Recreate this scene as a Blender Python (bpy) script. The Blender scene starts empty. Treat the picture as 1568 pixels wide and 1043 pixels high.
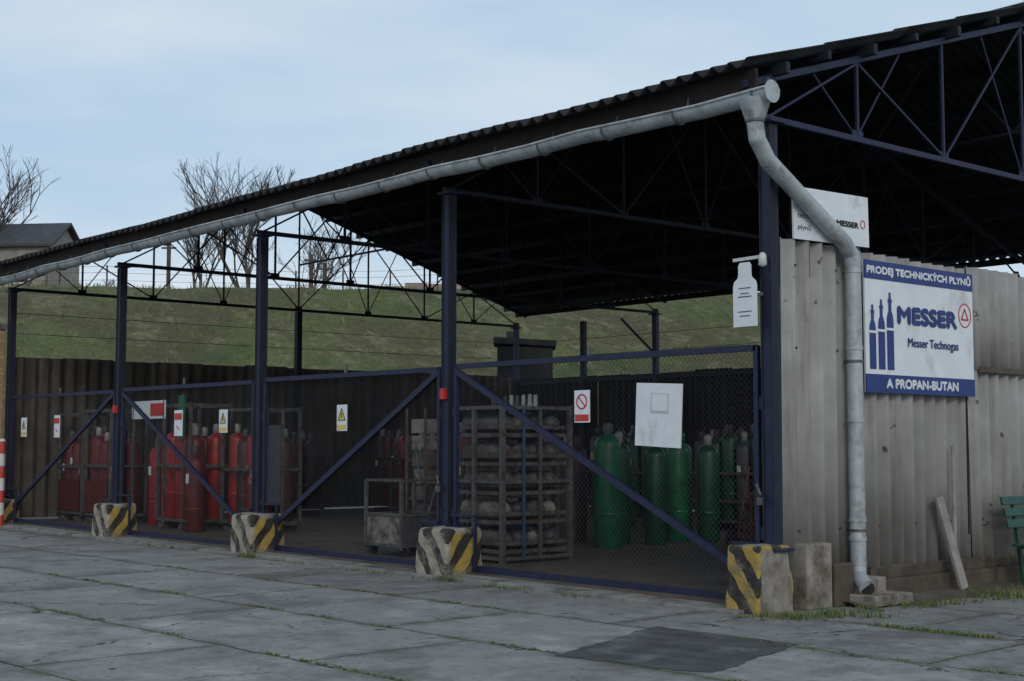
import bpy, math, random, bmesh
from mathutils import Vector, Matrix, noise
random.seed(7)
scene=bpy.context.scene
rad=math.radians
# ------------------------------------------------------------------ materials
def newmat(name):
    m=bpy.data.materials.new(name); m.use_nodes=True
    nt=m.node_tree; b=nt.nodes['Principled BSDF']
    return m,nt,b
def math_(nt,op,a,b=None,clamp=False):
    n=nt.nodes.new('ShaderNodeMath'); n.operation=op; n.use_clamp=clamp
    for i,v in enumerate((a,b)):
        if v is None: continue
        if isinstance(v,(int,float)): n.inputs[i].default_value=v
        else: nt.links.new(v,n.inputs[i])
    return n.outputs[0]
def mixc(nt,f,a,b,blend='MIX'):
    n=nt.nodes.new('ShaderNodeMix'); n.data_type='RGBA'; n.blend_type=blend
    for i,v in ((0,f),(6,a),(7,b)):
        if isinstance(v,(int,float)): n.inputs[i].default_value=v
        elif isinstance(v,tuple): n.inputs[i].default_value=(*v,1) if len(v)==3 else v
        else: nt.links.new(v,n.inputs[i])
    return n.outputs[2]
def noise_(nt,vec,scale,detail=4,rough=.55,lo=.4,hi=.6):
    n=nt.nodes.new('ShaderNodeTexNoise'); n.inputs['Scale'].default_value=scale
    n.inputs['Detail'].default_value=min(detail,5); n.inputs['Roughness'].default_value=rough
    if vec is not None: nt.links.new(vec,n.inputs['Vector'])
    r=nt.nodes.new('ShaderNodeMapRange'); r.inputs[1].default_value=lo; r.inputs[2].default_value=hi
    nt.links.new(n.outputs[0],r.inputs[0])
    return r.outputs[0]
def coord(nt,scale=(1,1,1),loc=(0,0,0),rot=(0,0,0)):
    tc=nt.nodes.new('ShaderNodeTexCoord'); mp=nt.nodes.new('ShaderNodeMapping')
    mp.inputs['Scale'].default_value=scale; mp.inputs['Location'].default_value=loc; mp.inputs['Rotation'].default_value=rot
    nt.links.new(tc.outputs['Object'],mp.inputs[0]); return mp.outputs[0]
def bump(nt,b,h,strength=.3,dist=.01):
    n=nt.nodes.new('ShaderNodeBump'); n.inputs['Strength'].default_value=strength; n.inputs['Distance'].default_value=dist
    nt.links.new(h,n.inputs['Height']); nt.links.new(n.outputs[0],b.inputs['Normal'])
def worn(name,c1,c2,scale=6,rough=.6,metal=0,stretch=(1,1,1),c3=None,s3=2,lo3=.55,hi3=.7,bstr=.0):
    m,nt,b=newmat(name)
    v=coord(nt,stretch)
    f=noise_(nt,v,scale,4,.6,.35,.65)
    col=mixc(nt,f,c1,c2)
    if c3:
        f3=noise_(nt,v,s3,5,.65,lo3,hi3); col=mixc(nt,f3,col,c3)
    nt.links.new(col,b.inputs['Base Color'])
    b.inputs['Roughness'].default_value=rough; b.inputs['Metallic'].default_value=metal
    if bstr: bump(nt,b,f,bstr,.006)
    return m
M={}
M['navy']=worn('navy_paint',(.007,.010,.036),(.013,.018,.055),9,.6,c3=(.03,.02,.018),s3=14,lo3=.6,hi3=.72)
M['steel_dark']=worn('truss_steel',(.006,.008,.018),(.012,.014,.025),8,.7)
M['grey_steel']=worn('grey_steel',(.07,.07,.07),(.13,.13,.13),10,.6,.1,c3=(.07,.04,.025),s3=8,lo3=.5,hi3=.65)
M['rust']=worn('rusty_steel',(.05,.035,.028),(.085,.06,.048),9,.8,c3=(.11,.105,.1),s3=8,lo3=.45,hi3=.6)
M['zinc']=worn('zinc_gutter',(.30,.33,.34),(.46,.49,.5),5,.5,.15,c3=(.17,.17,.15),s3=6,lo3=.52,hi3=.72,bstr=.15)
M['zinc_d']=worn('zinc_band',(.08,.08,.08),(.14,.14,.14),9,.5,.3)
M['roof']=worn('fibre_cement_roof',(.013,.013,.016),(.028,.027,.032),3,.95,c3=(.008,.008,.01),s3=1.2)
M['wood']=worn('old_timber',(.055,.04,.028),(.1,.08,.06),5,.85)
M['fascia']=worn('dark_fascia',(.014,.01,.009),(.028,.019,.016),4,.9)
M['plank']=worn('grey_plank',(.2,.19,.17),(.3,.28,.25),6,.85,bstr=.2)
M['conc']=worn('concrete_block',(.2,.18,.15),(.32,.29,.25),4,.9,c3=(.09,.07,.048),s3=3.0,lo3=.46,hi3=.66,bstr=.7)
M['white']=worn('white_sign',(.66,.69,.72),(.75,.77,.79),3,.45,c3=(.52,.52,.51),s3=2)
M['blue']=worn('sign_blue',(.012,.03,.15),(.018,.04,.19),4,.5)
M['redp']=worn('sign_red',(.45,.02,.02),(.55,.04,.03),4,.5)
M['yel']=worn('sign_yellow',(.65,.45,.08),(.7,.53,.15),4,.5)
M['red']=worn('red_cylinder',(.21,.012,.012),(.33,.022,.017),5,.4,c3=(.09,.02,.013),s3=6)
M['redd']=worn('dark_red_paint',(.08,.01,.01),(.14,.018,.014),5,.5,c3=(.04,.015,.012),s3=4)
M['green']=worn('green_cylinder',(.004,.09,.036),(.008,.145,.06),5,.4,c3=(.01,.05,.028),s3=6,lo3=.55)
M['greend']=worn('dark_green_cylinder',(.004,.045,.02),(.008,.075,.034),5,.4,c3=(.01,.03,.018),s3=7,lo3=.55)
M['brown']=worn('brown_cylinder',(.04,.018,.014),(.07,.032,.022),5,.5)
M['gcyl']=worn('grey_cylinder',(.045,.048,.052),(.085,.085,.09),5,.5,c3=(.055,.032,.02),s3=6)
M['cap']=worn('valve_cap',(.2,.2,.2),(.34,.33,.32),7,.5,.2)
M['bluec']=worn('blue_plastic',(.02,.07,.15),(.03,.1,.2),4,.5)
M['sack']=worn('pale_sheet',(.16,.15,.13),(.29,.275,.245),6,.85,c3=(.08,.06,.042),s3=5,lo3=.46,hi3=.62)
M['benchg']=worn('green_bench',(.01,.05,.035),(.015,.08,.05),5,.5)
M['bark']=worn('bark',(.06,.05,.045),(.1,.085,.075),6,.9)
M['black']=worn('black_mat',(.01,.01,.01),(.02,.02,.02),6,.8)
M['wallr']=worn('rendered_wall',(.25,.23,.2),(.33,.3,.27),3,.9)
M['slate']=worn('slate_roof',(.045,.045,.052),(.07,.07,.08),3,.8)
M['pinkw']=worn('pale_block_wall',(.28,.21,.18),(.38,.31,.27),.8,.9)
M['soil']=worn('soil',(.06,.048,.034),(.115,.092,.065),3,.95,c3=(.05,.062,.02),s3=2,lo3=.5,hi3=.6,bstr=.8)
M['glass']=worn('dark_glass',(.02,.025,.03),(.03,.035,.04),2,.15)
M['lamp']=worn('lamp_housing',(.5,.5,.48),(.6,.6,.58),5,.4)

def cladding(name,c1,c2,c3,f3=(.54,.72),foot=True):
    m,nt,b=newmat(name)
    v=coord(nt,(4,4,.3)); v2=coord(nt,(.8,.8,.8))
    a=noise_(nt,v2,3,5,.6,.35,.65); c=noise_(nt,v,.8,5,.7,f3[0],f3[1]); g=noise_(nt,v2,1.1,5,.65,.35,.7); s=noise_(nt,v2,9,3,.6,.68,.73)
    col=mixc(nt,a,c1,c2); col=mixc(nt,math_(nt,'MULTIPLY',g,.5),col,tuple(x*.55 for x in c1))
    col=mixc(nt,math_(nt,'MULTIPLY',c,.75),col,c3); col=mixc(nt,s,col,tuple(x*.5 for x in c3))
    if foot:
        tc=nt.nodes.new('ShaderNodeTexCoord'); sp=nt.nodes.new('ShaderNodeSeparateXYZ'); nt.links.new(tc.outputs['Object'],sp.inputs[0])
        mr=nt.nodes.new('ShaderNodeMapRange'); mr.inputs[1].default_value=1.2; mr.inputs[2].default_value=.25; nt.links.new(sp.outputs[2],mr.inputs[0])
        col=mixc(nt,math_(nt,'MULTIPLY',mr.outputs[0],math_(nt,'ADD',math_(nt,'MULTIPLY',g,.5),.15)),col,(.09,.08,.055))
    nt.links.new(col,b.inputs['Base Color']); b.inputs['Roughness'].default_value=.9
    return m
M['clad']=cladding('fibre_cement_cladding',(.29,.285,.272),(.37,.36,.345),(.135,.118,.095))
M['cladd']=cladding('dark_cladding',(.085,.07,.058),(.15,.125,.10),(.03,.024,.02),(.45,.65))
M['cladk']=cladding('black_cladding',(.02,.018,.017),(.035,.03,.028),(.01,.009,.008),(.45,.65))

def yard():
    m,nt,b=newmat('concrete_yard')
    v=coord(nt)
    ns=nt.nodes.new('ShaderNodeTexNoise'); ns.inputs['Scale'].default_value=1.6; ns.inputs['Detail'].default_value=5; ns.inputs['Roughness'].default_value=.65; nt.links.new(v,ns.inputs['Vector'])
    vm=nt.nodes.new('ShaderNodeVectorMath'); vm.operation='MULTIPLY_ADD'; vm.inputs[1].default_value=(.14,.14,0)
    nt.links.new(ns.outputs['Color'],vm.inputs[0]); nt.links.new(v,vm.inputs[2])
    mp=nt.nodes.new('ShaderNodeMapping'); mp.inputs['Rotation'].default_value=(0,0,rad(-2)); mp.inputs['Location'].default_value=(.35,.15,0)
    nt.links.new(vm.outputs[0],mp.inputs[0])
    br=nt.nodes.new('ShaderNodeTexBrick'); nt.links.new(mp.outputs[0],br.inputs[0])
    br.inputs['Scale'].default_value=1; br.inputs['Brick Width'].default_value=3.0; br.inputs['Row Height'].default_value=1.55
    br.inputs['Mortar Size'].default_value=.018; br.inputs['Mortar Smooth'].default_value=.5; br.inputs['Bias'].default_value=0; br.offset=.37
    br.inputs['Color1'].default_value=(.78,.78,.78,1); br.inputs['Color2'].default_value=(1.1,1.1,1.1,1); br.inputs['Mortar'].default_value=(1,1,1,1)
    br2=nt.nodes.new('ShaderNodeTexBrick'); nt.links.new(mp.outputs[0],br2.inputs[0]); br2.offset=.37
    for k,val in (('Scale',1),('Brick Width',3.0),('Row Height',1.55),('Mortar Size',.16),('Mortar Smooth',1.0),('Bias',0)): br2.inputs[k].default_value=val
    a=noise_(nt,v,.45,5,.6,.36,.64); c=noise_(nt,v,2.6,5,.75,.4,.62); fine=noise_(nt,v,30,4,.8,.32,.68); st=noise_(nt,v,.8,5,.75,.5,.62); sp=noise_(nt,v,4.2,2,.5,.71,.735); pal=noise_(nt,v,1.2,5,.75,.53,.67)
    cr=noise_(nt,v,9,5,.75,.57,.66)
    vo=nt.nodes.new('ShaderNodeTexVoronoi'); vo.feature='DISTANCE_TO_EDGE'; vo.inputs['Scale'].default_value=.42
    vm2=nt.nodes.new('ShaderNodeVectorMath'); vm2.operation='MULTIPLY_ADD'; vm2.inputs[1].default_value=(.7,.7,0); nt.links.new(ns.outputs['Color'],vm2.inputs[0]); nt.links.new(v,vm2.inputs[2]); nt.links.new(vm2.outputs[0],vo.inputs['Vector'])
    crack=math_(nt,'MULTIPLY',math_(nt,'LESS_THAN',vo.outputs[0],.004),noise_(nt,v,.6,2,.5,.5,.56))
    col=mixc(nt,a,(.195,.19,.183),(.285,.28,.27)); col=mixc(nt,math_(nt,'MULTIPLY',c,.6),col,(.135,.128,.118))
    col=mixc(nt,math_(nt,'MULTIPLY',fine,.4),col,(.34,.33,.315)); col=mixc(nt,math_(nt,'MULTIPLY',pal,.55),col,(.42,.405,.385))
    col=mixc(nt,math_(nt,'MULTIPLY',st,.65),col,(.1,.093,.085)); col=mixc(nt,math_(nt,'MULTIPLY',cr,.55),col,(.07,.064,.054)); col=mixc(nt,sp,col,(.025,.022,.02))
    col=mixc(nt,1.0,col,br.outputs['Color'],'MULTIPLY')
    jd=math_(nt,'MULTIPLY',br2.outputs['Fac'],math_(nt,'MULTIPLY',c,.85))
    col=mixc(nt,jd,col,(.085,.076,.056)); col=mixc(nt,crack,col,(.03,.028,.022))
    moss=noise_(nt,v,.9,3,.6,.42,.54)
    jc=mixc(nt,moss,(.028,.025,.02),(.045,.07,.016))
    col=mixc(nt,br.outputs['Fac'],col,jc)
    nt.links.new(col,b.inputs['Base Color']); b.inputs['Roughness'].default_value=.92
    bump(nt,b,math_(nt,'ADD',math_(nt,'MULTIPLY',fine,.35),math_(nt,'MULTIPLY',c,.4)),.8,.014); return m
M['yard']=yard()
M['asph']=worn('asphalt_patch',(.035,.035,.037),(.075,.073,.071),4,.9,c3=(.14,.135,.13),s3=1.8,lo3=.53,hi3=.66,bstr=.6)
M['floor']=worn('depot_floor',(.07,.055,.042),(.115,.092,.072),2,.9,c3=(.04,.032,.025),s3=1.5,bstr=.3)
M['kerb']=worn('kerb_concrete',(.17,.165,.15),(.27,.26,.235),3,.9,c3=(.075,.07,.05),s3=2.0,lo3=.48,hi3=.66,bstr=.6)

def grassmat():
    m,nt,b=newmat('rough_grass')
    v=coord(nt); vs=coord(nt,(.35,.9,1),rot=(0,0,-math.atan2(.7593,.6508)))
    a=noise_(nt,vs,.35,5,.7,.42,.56); c=noise_(nt,v,1.0,5,.8,.44,.58); f=noise_(nt,v,4,5,.85,.4,.62); d=noise_(nt,vs,.22,5,.7,.48,.57); e=noise_(nt,vs,.9,5,.8,.53,.61)
    col=mixc(nt,a,(.06,.10,.02),(.14,.165,.045)); col=mixc(nt,math_(nt,'MULTIPLY',c,.55),col,(.19,.17,.075))
    col=mixc(nt,math_(nt,'MULTIPLY',d,.7),col,(.13,.09,.052)); col=mixc(nt,math_(nt,'MULTIPLY',e,.75),col,(.26,.23,.125))
    col=mixc(nt,math_(nt,'MULTIPLY',f,.6),col,(.03,.045,.012))
    nt.links.new(col,b.inputs['Base Color']); b.inputs['Roughness'].default_value=.95
    bump(nt,b,f,.6,.15); return m
M['grass']=grassmat()
M['blade']=worn('grass_blade',(.07,.12,.025),(.11,.16,.04),3,.8)
M['bladed']=worn('dry_grass_blade',(.15,.135,.055),(.23,.2,.1),.4,.9)

def stripes(name,c1,c2,k=5.5,wear=(.5,.66),wc=(.25,.22,.18)):
    m,nt,b=newmat(name)
    tc=nt.nodes.new('ShaderNodeTexCoord'); sp=nt.nodes.new('ShaderNodeSeparateXYZ'); nt.links.new(tc.outputs['Object'],sp.inputs[0])
    s=math_(nt,'ADD',math_(nt,'SUBTRACT',sp.outputs[0],sp.outputs[1]),math_(nt,'MULTIPLY',sp.outputs[2],.8))
    s=math_(nt,'ADD',s,.02)
    w=noise_(nt,tc.outputs['Object'],7,3,.5,0,1); s=math_(nt,'ADD',s,math_(nt,'MULTIPLY',w,.06))
    fr=math_(nt,'FRACT',math_(nt,'MULTIPLY',s,k)); st=math_(nt,'GREATER_THAN',fr,.5)
    col=mixc(nt,st,c1,c2)
    wr=noise_(nt,tc.outputs['Object'],5,5,.75,wear[0],wear[1]); col=mixc(nt,wr,col,wc)
    g=noise_(nt,tc.outputs['Object'],14,4,.6,.3,.8); col=mixc(nt,math_(nt,'MULTIPLY',g,.45),col,(.1,.085,.06))
    nt.links.new(col,b.inputs['Base Color']); b.inputs['Roughness'].default_value=.85; bump(nt,b,wr,.6,.012); return m
M['st_w']=stripes('faded_black_cream_stripes',(.02,.02,.02),(.38,.34,.26),3.4,(.48,.66))
M['st_y']=stripes('black_yellow_stripes',(.014,.014,.014),(.4,.27,.055),3.4,(.52,.7),(.2,.17,.12))
def rw():
    m,nt,b=newmat('red_white_bands')
    tc=nt.nodes.new('ShaderNodeTexCoord'); sp=nt.nodes.new('ShaderNodeSeparateXYZ'); nt.links.new(tc.outputs['Object'],sp.inputs[0])
    fr=math_(nt,'FRACT',math_(nt,'MULTIPLY',sp.outputs[2],2.2)); st=math_(nt,'GREATER_THAN',fr,.5)
    g=noise_(nt,tc.outputs['Object'],8,5,.6,.5,.75)
    nt.links.new(mixc(nt,math_(nt,'MULTIPLY',g,.5),mixc(nt,st,(.45,.05,.035),(.6,.58,.55)),(.2,.17,.14)),b.inputs['Base Color']); return m
M['st_r']=rw()
def brickm():
    m,nt,b=newmat('tan_brick')
    tc=nt.nodes.new('ShaderNodeTexCoord'); sp=nt.nodes.new('ShaderNodeSeparateXYZ'); nt.links.new(tc.outputs['Object'],sp.inputs[0])
    cb=nt.nodes.new('ShaderNodeCombineXYZ'); nt.links.new(math_(nt,'ADD',sp.outputs[0],sp.outputs[1]),cb.inputs[0]); nt.links.new(sp.outputs[2],cb.inputs[1])
    br=nt.nodes.new('ShaderNodeTexBrick'); nt.links.new(cb.outputs[0],br.inputs[0]); br.inputs['Scale'].default_value=1
    br.inputs['Brick Width'].default_value=.26; br.inputs['Row Height'].default_value=.08; br.inputs['Mortar Size'].default_value=.008
    br.inputs['Color1'].default_value=(.36,.2,.1,1); br.inputs['Color2'].default_value=(.46,.27,.14,1); br.inputs['Mortar'].default_value=(.2,.18,.16,1)
    nt.links.new(br.outputs[0],b.inputs['Base Color']); b.inputs['Roughness'].default_value=.9; return m
M['brick']=brickm()
def meshmat():
    m,nt,b=newmat('chain_link')
    tc=nt.nodes.new('ShaderNodeTexCoord'); sp=nt.nodes.new('ShaderNodeSeparateXYZ'); nt.links.new(tc.outputs['Object'],sp.inputs[0])
    P=1/.062
    def line(s):
        fr=math_(nt,'FRACT',math_(nt,'MULTIPLY',s,P)); return math_(nt,'LESS_THAN',fr,.085)
    a=line(math_(nt,'ADD',math_(nt,'ADD',sp.outputs[0],sp.outputs[2]),50)); c=line(math_(nt,'ADD',math_(nt,'SUBTRACT',sp.outputs[0],sp.outputs[2]),50))
    al=math_(nt,'MAXIMUM',a,c)
    nt.links.new(al,b.inputs['Alpha']); b.inputs['Base Color'].default_value=(.035,.035,.042,1); b.inputs['Roughness'].default_value=.7; return m
M['mesh']=meshmat()

# ------------------------------------------------------------------ mesh builder
class MB:
    def __init__(s): s.v=[];s.f=[];s.m=[];s.sm=[];s.mats=[]
    def mi(s,k):
        if k not in s.mats: s.mats.append(k)
        return s.mats.index(k)
    def add(s,vs,fs,mat,smooth=False):
        o=len(s.v); s.v+= [Vector(p) for p in vs]; i=s.mi(mat)
        for f in fs: s.f.append([o+j for j in f]); s.m.append(i); s.sm.append(smooth)
    def box(s,c,d,mat,rz=0,rx=0,ry=0):
        R=Matrix.Rotation(rz,3,'Z')@Matrix.Rotation(ry,3,'Y')@Matrix.Rotation(rx,3,'X')
        vs=[Vector(c)+R@Vector((x*d[0]/2,y*d[1]/2,z*d[2]/2)) for x in(-1,1) for y in(-1,1) for z in(-1,1)]
        s.add(vs,[(0,1,3,2),(4,6,7,5),(0,4,5,1),(2,3,7,6),(0,2,6,4),(1,5,7,3)],mat)
    def tube(s,p,q,r,mat,n=8,r2=None,caps=True,smooth=True):
        p=Vector(p);q=Vector(q);r2=r if r2 is None else r2
        d=(q-p).normalized(); a=d.orthogonal().normalized(); b=d.cross(a)
        vs=[]
        for c,rr in((p,r),(q,r2)):
            for i in range(n):
                t=2*math.pi*i/n; vs.append(c+a*math.cos(t)*rr+b*math.sin(t)*rr)
        s.add(vs,[(i,(i+1)%n,n+(i+1)%n,n+i) for i in range(n)],mat,smooth)
        if caps:
            s.add(vs[:n],[tuple(range(n))[::-1]],mat); s.add(vs[n:],[tuple(range(n))],mat)
    def bar(s,p,q,w,mat,h=None):
        p=Vector(p);q=Vector(q);h=h or w
        d=(q-p).normalized(); up=Vector((0,0,1)) if abs(d.z)<.95 else Vector((0,1,0))
        a=d.cross(up).normalized(); b=a.cross(d)
        vs=[c+a*x*w/2+b*y*h/2 for c in(p,q) for x,y in((-1,-1),(1,-1),(1,1),(-1,1))]
        s.add(vs,[(0,1,5,4),(1,2,6,5),(2,3,7,6),(3,0,4,7),(3,2,1,0),(4,5,6,7)],mat)
    def lathe(s,c,prof,mat,n=16,axis='z'):
        c=Vector(c); vs=[];fs=[]
        for r,z in prof:
            for i in range(n):
                t=2*math.pi*i/n
                p=(r*math.cos(t),r*math.sin(t),z) if axis=='z' else ((z,r*math.cos(t),r*math.sin(t)) if axis=='x' else (r*math.cos(t),z,r*math.sin(t)))
                vs.append(c+Vector(p))
        for k in range(len(prof)-1):
            for i in range(n): fs.append((k*n+i,k*n+(i+1)%n,(k+1)*n+(i+1)%n,(k+1)*n+i))
        s.add(vs,fs,mat,True)
    def path(s,pts,r,mat,n=14):
        for i in range(len(pts)-1): s.tube(pts[i],pts[i+1],r,mat,n)
    def build(s,name,origin=(0,0,0),bevel=0,solid=0,parent=None):
        o=Vector(origin); me=bpy.data.meshes.new(name)
        me.from_pydata([tuple(p-o) for p in s.v],[],s.f)
        for k in s.mats: me.materials.append(M[k])
        me.polygons.foreach_set('material_index',s.m); me.polygons.foreach_set('use_smooth',s.sm); me.update()
        ob=bpy.data.objects.new(name,me); ob.location=o; scene.collection.objects.link(ob)
        if bevel:
            b=ob.modifiers.new('bevel','BEVEL'); b.width=bevel; b.segments=2; b.limit_method='ANGLE'
        if solid:
            b=ob.modifiers.new('thick','SOLIDIFY'); b.thickness=solid
        if parent: 
            ob.parent=parent; ob.location=o-parent.location
        return ob

PX=[0,-4.84,-9.2,-13.8,-18.7]; W=13.0
HD=Vector((-.7593,.6508,0)); RT=Vector((.6508,.7593,0)); ST=Vector((8.18,-10.18,0))
def far(d,r,z=0): 
    p=ST+HD*d+RT*r; return Vector((p.x,p.y,z))

# ------------------------------------------------------------------ ground
g=MB(); S=400
g.add([(-S,-S,0),(S,-S,0),(S,S,0),(-S,S,0)],[(0,1,2,3)],'yard'); g.build('ground')
g=MB(); cs=[(.05,-1.62),(.72,-3.38),(1.98,-3.12),(1.5,-1.6)]; pts=[]
for i in range(4):
    a=Vector((*cs[i],.004)); b=Vector((*cs[(i+1)%4],.004))
    for k in range(24):
        p=a.lerp(b,k/24); nn=noise.noise(p*2.3)*.07+noise.noise(p*9)*.05+noise.noise(p*25)*.03; c=Vector((1.05,-2.4,.004)); pts.append(p+(p-c)*nn)
g.add(pts,[tuple(range(len(pts)))],'asph'); g.build('asphalt_patch')
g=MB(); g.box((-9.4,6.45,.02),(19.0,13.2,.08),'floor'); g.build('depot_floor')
g=MB(); 
for i in range(13): g.box((-.75-i*1.45,-.33+.01*(i%2),.01),(1.43,.36,.05+.012*(i%3)),'kerb',rz=random.uniform(-.01,.01))
g.build('kerb',bevel=.012)
g=MB(); vs=[];fs=[]
n=60
for i in range(n+1):
    y=.75+i*.25; xo=.55+.25*noise.noise(Vector((y*1.3,0,0)))
    vs+=[(-.1,y,.05),(xo*.5,y,.045+.02*noise.noise(Vector((y*4,3,0)))),(xo,y,.004)]
for i in range(n):
    for k in range(2): a=i*3+k; fs.append((a,a+1,a+4,a+3))
g.add(vs,fs,'soil',True); g.build('soil_verge')

# ------------------------------------------------------------------ hill
def hz(d,r):
    crest=7.75-.018*(r+18)+.35*noise.noise(Vector((r*.06,1,0)))
    t=max(0,min(1,(d-37)/17)); s=t*t*(3-2*t)*.5+t*.5
    z=-.2+s*(crest+.2)
    z+=(.3*noise.noise(Vector((d*.16,r*.16,0)))+.08*noise.noise(Vector((d*.8,r*.8,4))))*min(1,t*4)
    if d>56: z+= -(d-56)*.01
    return z
g=MB(); vs=[];fs=[]; ds=[36+i*.5 for i in range(44)]+[60,65,75,90,120,170]; rs=[-110+i*1.0 for i in range(221)]
for d in ds:
    for r in rs: vs.append(far(d,r,hz(d,r)))
nr=len(rs)
for i in range(len(ds)-1):
    for j in range(nr-1): a=i*nr+j; fs.append((a,a+1,a+nr+1,a+nr))
g.add(vs,fs,'grass',True); g.build('grass_hill')
g=MB()
for i in range(2600):
    d=random.uniform(42,57) if i%3 else random.uniform(54,57); r=random.uniform(-26,26); z=hz(d,r)
    b=far(d,r,z-.03); h=random.uniform(.1,.3)
    for k in range(6):
        a=random.uniform(0,6.28); w=random.uniform(.012,.03); dx=Vector((math.cos(a),math.sin(a),0)); o=Vector((random.gauss(0,.12),random.gauss(0,.12),0))
        g.add([b+o-dx*w,b+o+dx*w,b+o+Vector((random.uniform(-.15,.15),random.uniform(-.15,.15),h))],[(0,1,2)],'bladed' if random.random()<.75 else 'blade')
g.build('grass_tufts')

# ------------------------------------------------------------------ trees
def tree(name,base,h,spread,seed,levels=6,r0=.14):
    rnd=random.Random(seed); g=MB()
    def grow(p,d,l,r,lv):
        steps=3 if lv>2 else 2; q=p
        for k in range(steps):
            d=(d+Vector((rnd.uniform(-1,1),rnd.uniform(-1,1),rnd.uniform(-.2,.5)))*.13).normalized()
            nq=q+d*l/steps; g.tube(q,nq,r*(1-.12*k),'bark',5 if r>.03 else 3,r*(1-.12*(k+1)),caps=False); q=nq
            if lv>0 and k<steps-1 and rnd.random()<.75:
                side=Vector((rnd.uniform(-1,1),rnd.uniform(-1,1),rnd.uniform(0,.8))).normalized()
                grow(q,(d*.75+side*.8*spread).normalized(),l*rnd.uniform(.5,.7),r*.5,lv-1)
        if lv>0:
            for k in range(rnd.choice((2,3))):
                side=Vector((rnd.uniform(-1,1),rnd.uniform(-1,1),rnd.uniform(-.1,.6))).normalized()
                grow(q,(d+side*.6*spread).normalized(),l*rnd.uniform(.62,.82),max(r*.62,.008),lv-1)
    for k in range(3 if levels<6 else 2):
        grow(Vector(base),Vector((rnd.uniform(-.4,.4)*spread,rnd.uniform(-.4,.4)*spread,1)).normalized(),h*.3,r0,levels-1)
    return g.build(name,origin=base)
tree('bare_tree',far(60,-11.4,hz(60,-11.4)-.2),8.2,1.0,3,6,.11)
tree('bare_tree',far(62,-14.2,hz(62,-14.2)-.2),5.6,1.1,8,5,.08)
tree('bare_tree',far(66,-25.6,hz(66,-25.6)-.2),8.6,1.1,21,6,.12)
tree('bare_tree',far(59,-8.6,hz(59,-8.6)-.2),4.6,1.1,12,5,.05)
for j,(d,r,h) in enumerate([(57,-20,1.3),(58,-17,1.2),(57,2.5,1.2),(58,6,1.4)]):
    tree('bare_shrub',far(d,r,hz(d,r)-.1),h,1.6,30+j,4,.03)

# ------------------------------------------------------------------ house on hill
def house():
    rt=MB(); ang=math.atan2(RT.y,RT.x)-.12; o=far(66,-23.6,8.2); R=Matrix.Rotation(ang,3,'Z')
    def P(x,y,z): return o+R@Vector((x,y,z))
    L,D,H,RZ=4.6,3.2,2.7,3.75
    rt.add([P(-L,-D/2,-1.5),P(L/2,-D/2,-1.5),P(L/2,D/2,-1.5),P(-L,D/2,-1.5),P(-L,-D/2,H),P(L/2,-D/2,H),P(L/2,D/2,H),P(-L,D/2,H),P(-L,0,RZ),P(L/2,0,RZ)],
      [(0,1,5,4),(1,2,6,9,5),(2,3,7,6),(3,0,4,8,7)],'wallr')
    e=.28
    for s in(-1,1):
        a=[P(-L-e,s*(D/2+e),H-.12),P(L/2+e,s*(D/2+e),H-.12),P(L/2+e,0,RZ+.08),P(-L-e,0,RZ+.08)]
        b=[p+Vector((0,0,.12)) for p in a]
        rt.add(a+b,[(0,1,2,3),(4,7,6,5),(0,4,5,1),(1,5,6,2),(2,6,7,3),(3,7,4,0)],'slate')
    for x in(-3.2,-1.4,.9):
        c=P(x,-D/2-.02,1.4); rt.box(c,(.9,.06,1.1),'white',rz=ang); rt.box(P(x,-D/2-.05,1.4),(.74,.05,.94),'glass',rz=ang)
    rt.box(P(-3.4,.3,RZ+.35),(.45,.45,.9),'wallr',rz=ang)
    rt.tube(P(L/2-.1,-D/2-.12,H-.2),P(L/2-.1,-D/2-.12,-1),.06,'zinc_d')
    rt.build('rendered_house',origin=o)
house()
g=MB()
for i in range(7):
    a=-5.4+i*.95; p=far(57.5,a+.46,hz(57.5,a)+.25); g.box(p,(.93,.16,.75),'pinkw',rz=math.atan2(RT.y,RT.x))
g.build('block_wall')
for (r,h,d) in((-14.2,2.4,57),(-8.3,2.1,57),(-7.6,1.6,56)):
    g=MB(); b=far(d,r,hz(d,r)-.2); g.tube(b,b+Vector((0,0,h)),.09,'wood'); g.tube(b+Vector((0,0,h-.25))-RT*.3,b+Vector((0,0,h-.25))+RT*.3,.04,'wood'); g.build('wooden_post',origin=b)
g=MB()
pr=None
for i in range(26):
    r=-22+i*1.9; b=far(55.5,r,hz(55.5,r)); g.tube(b,b+Vector((0,0,1.0)),.035,'wood',5)
    if pr is not None:
        for zz in(.4,.7,.95): g.tube(pr+Vector((0,0,zz)),b+Vector((0,0,zz)),.008,'grey_steel',3,caps=False)
    pr=b
g.build('wire_fence')
g=MB(); o=far(38.2,.35,0); an=math.atan2(RT.y,RT.x)
g.box(o+Vector((0,0,2.1)),(1.5,1.5,4.2),'black',rz=an); g.box(o+Vector((0,0,4.32)),(1.7,1.7,.16),'roof',rz=an,ry=.06); g.box(o+Vector((0.1,0.1,4.45))-RT*.5,(.3,.3,.4),'steel_dark',rz=an)
g.build('storage_hut',origin=o)

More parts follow.
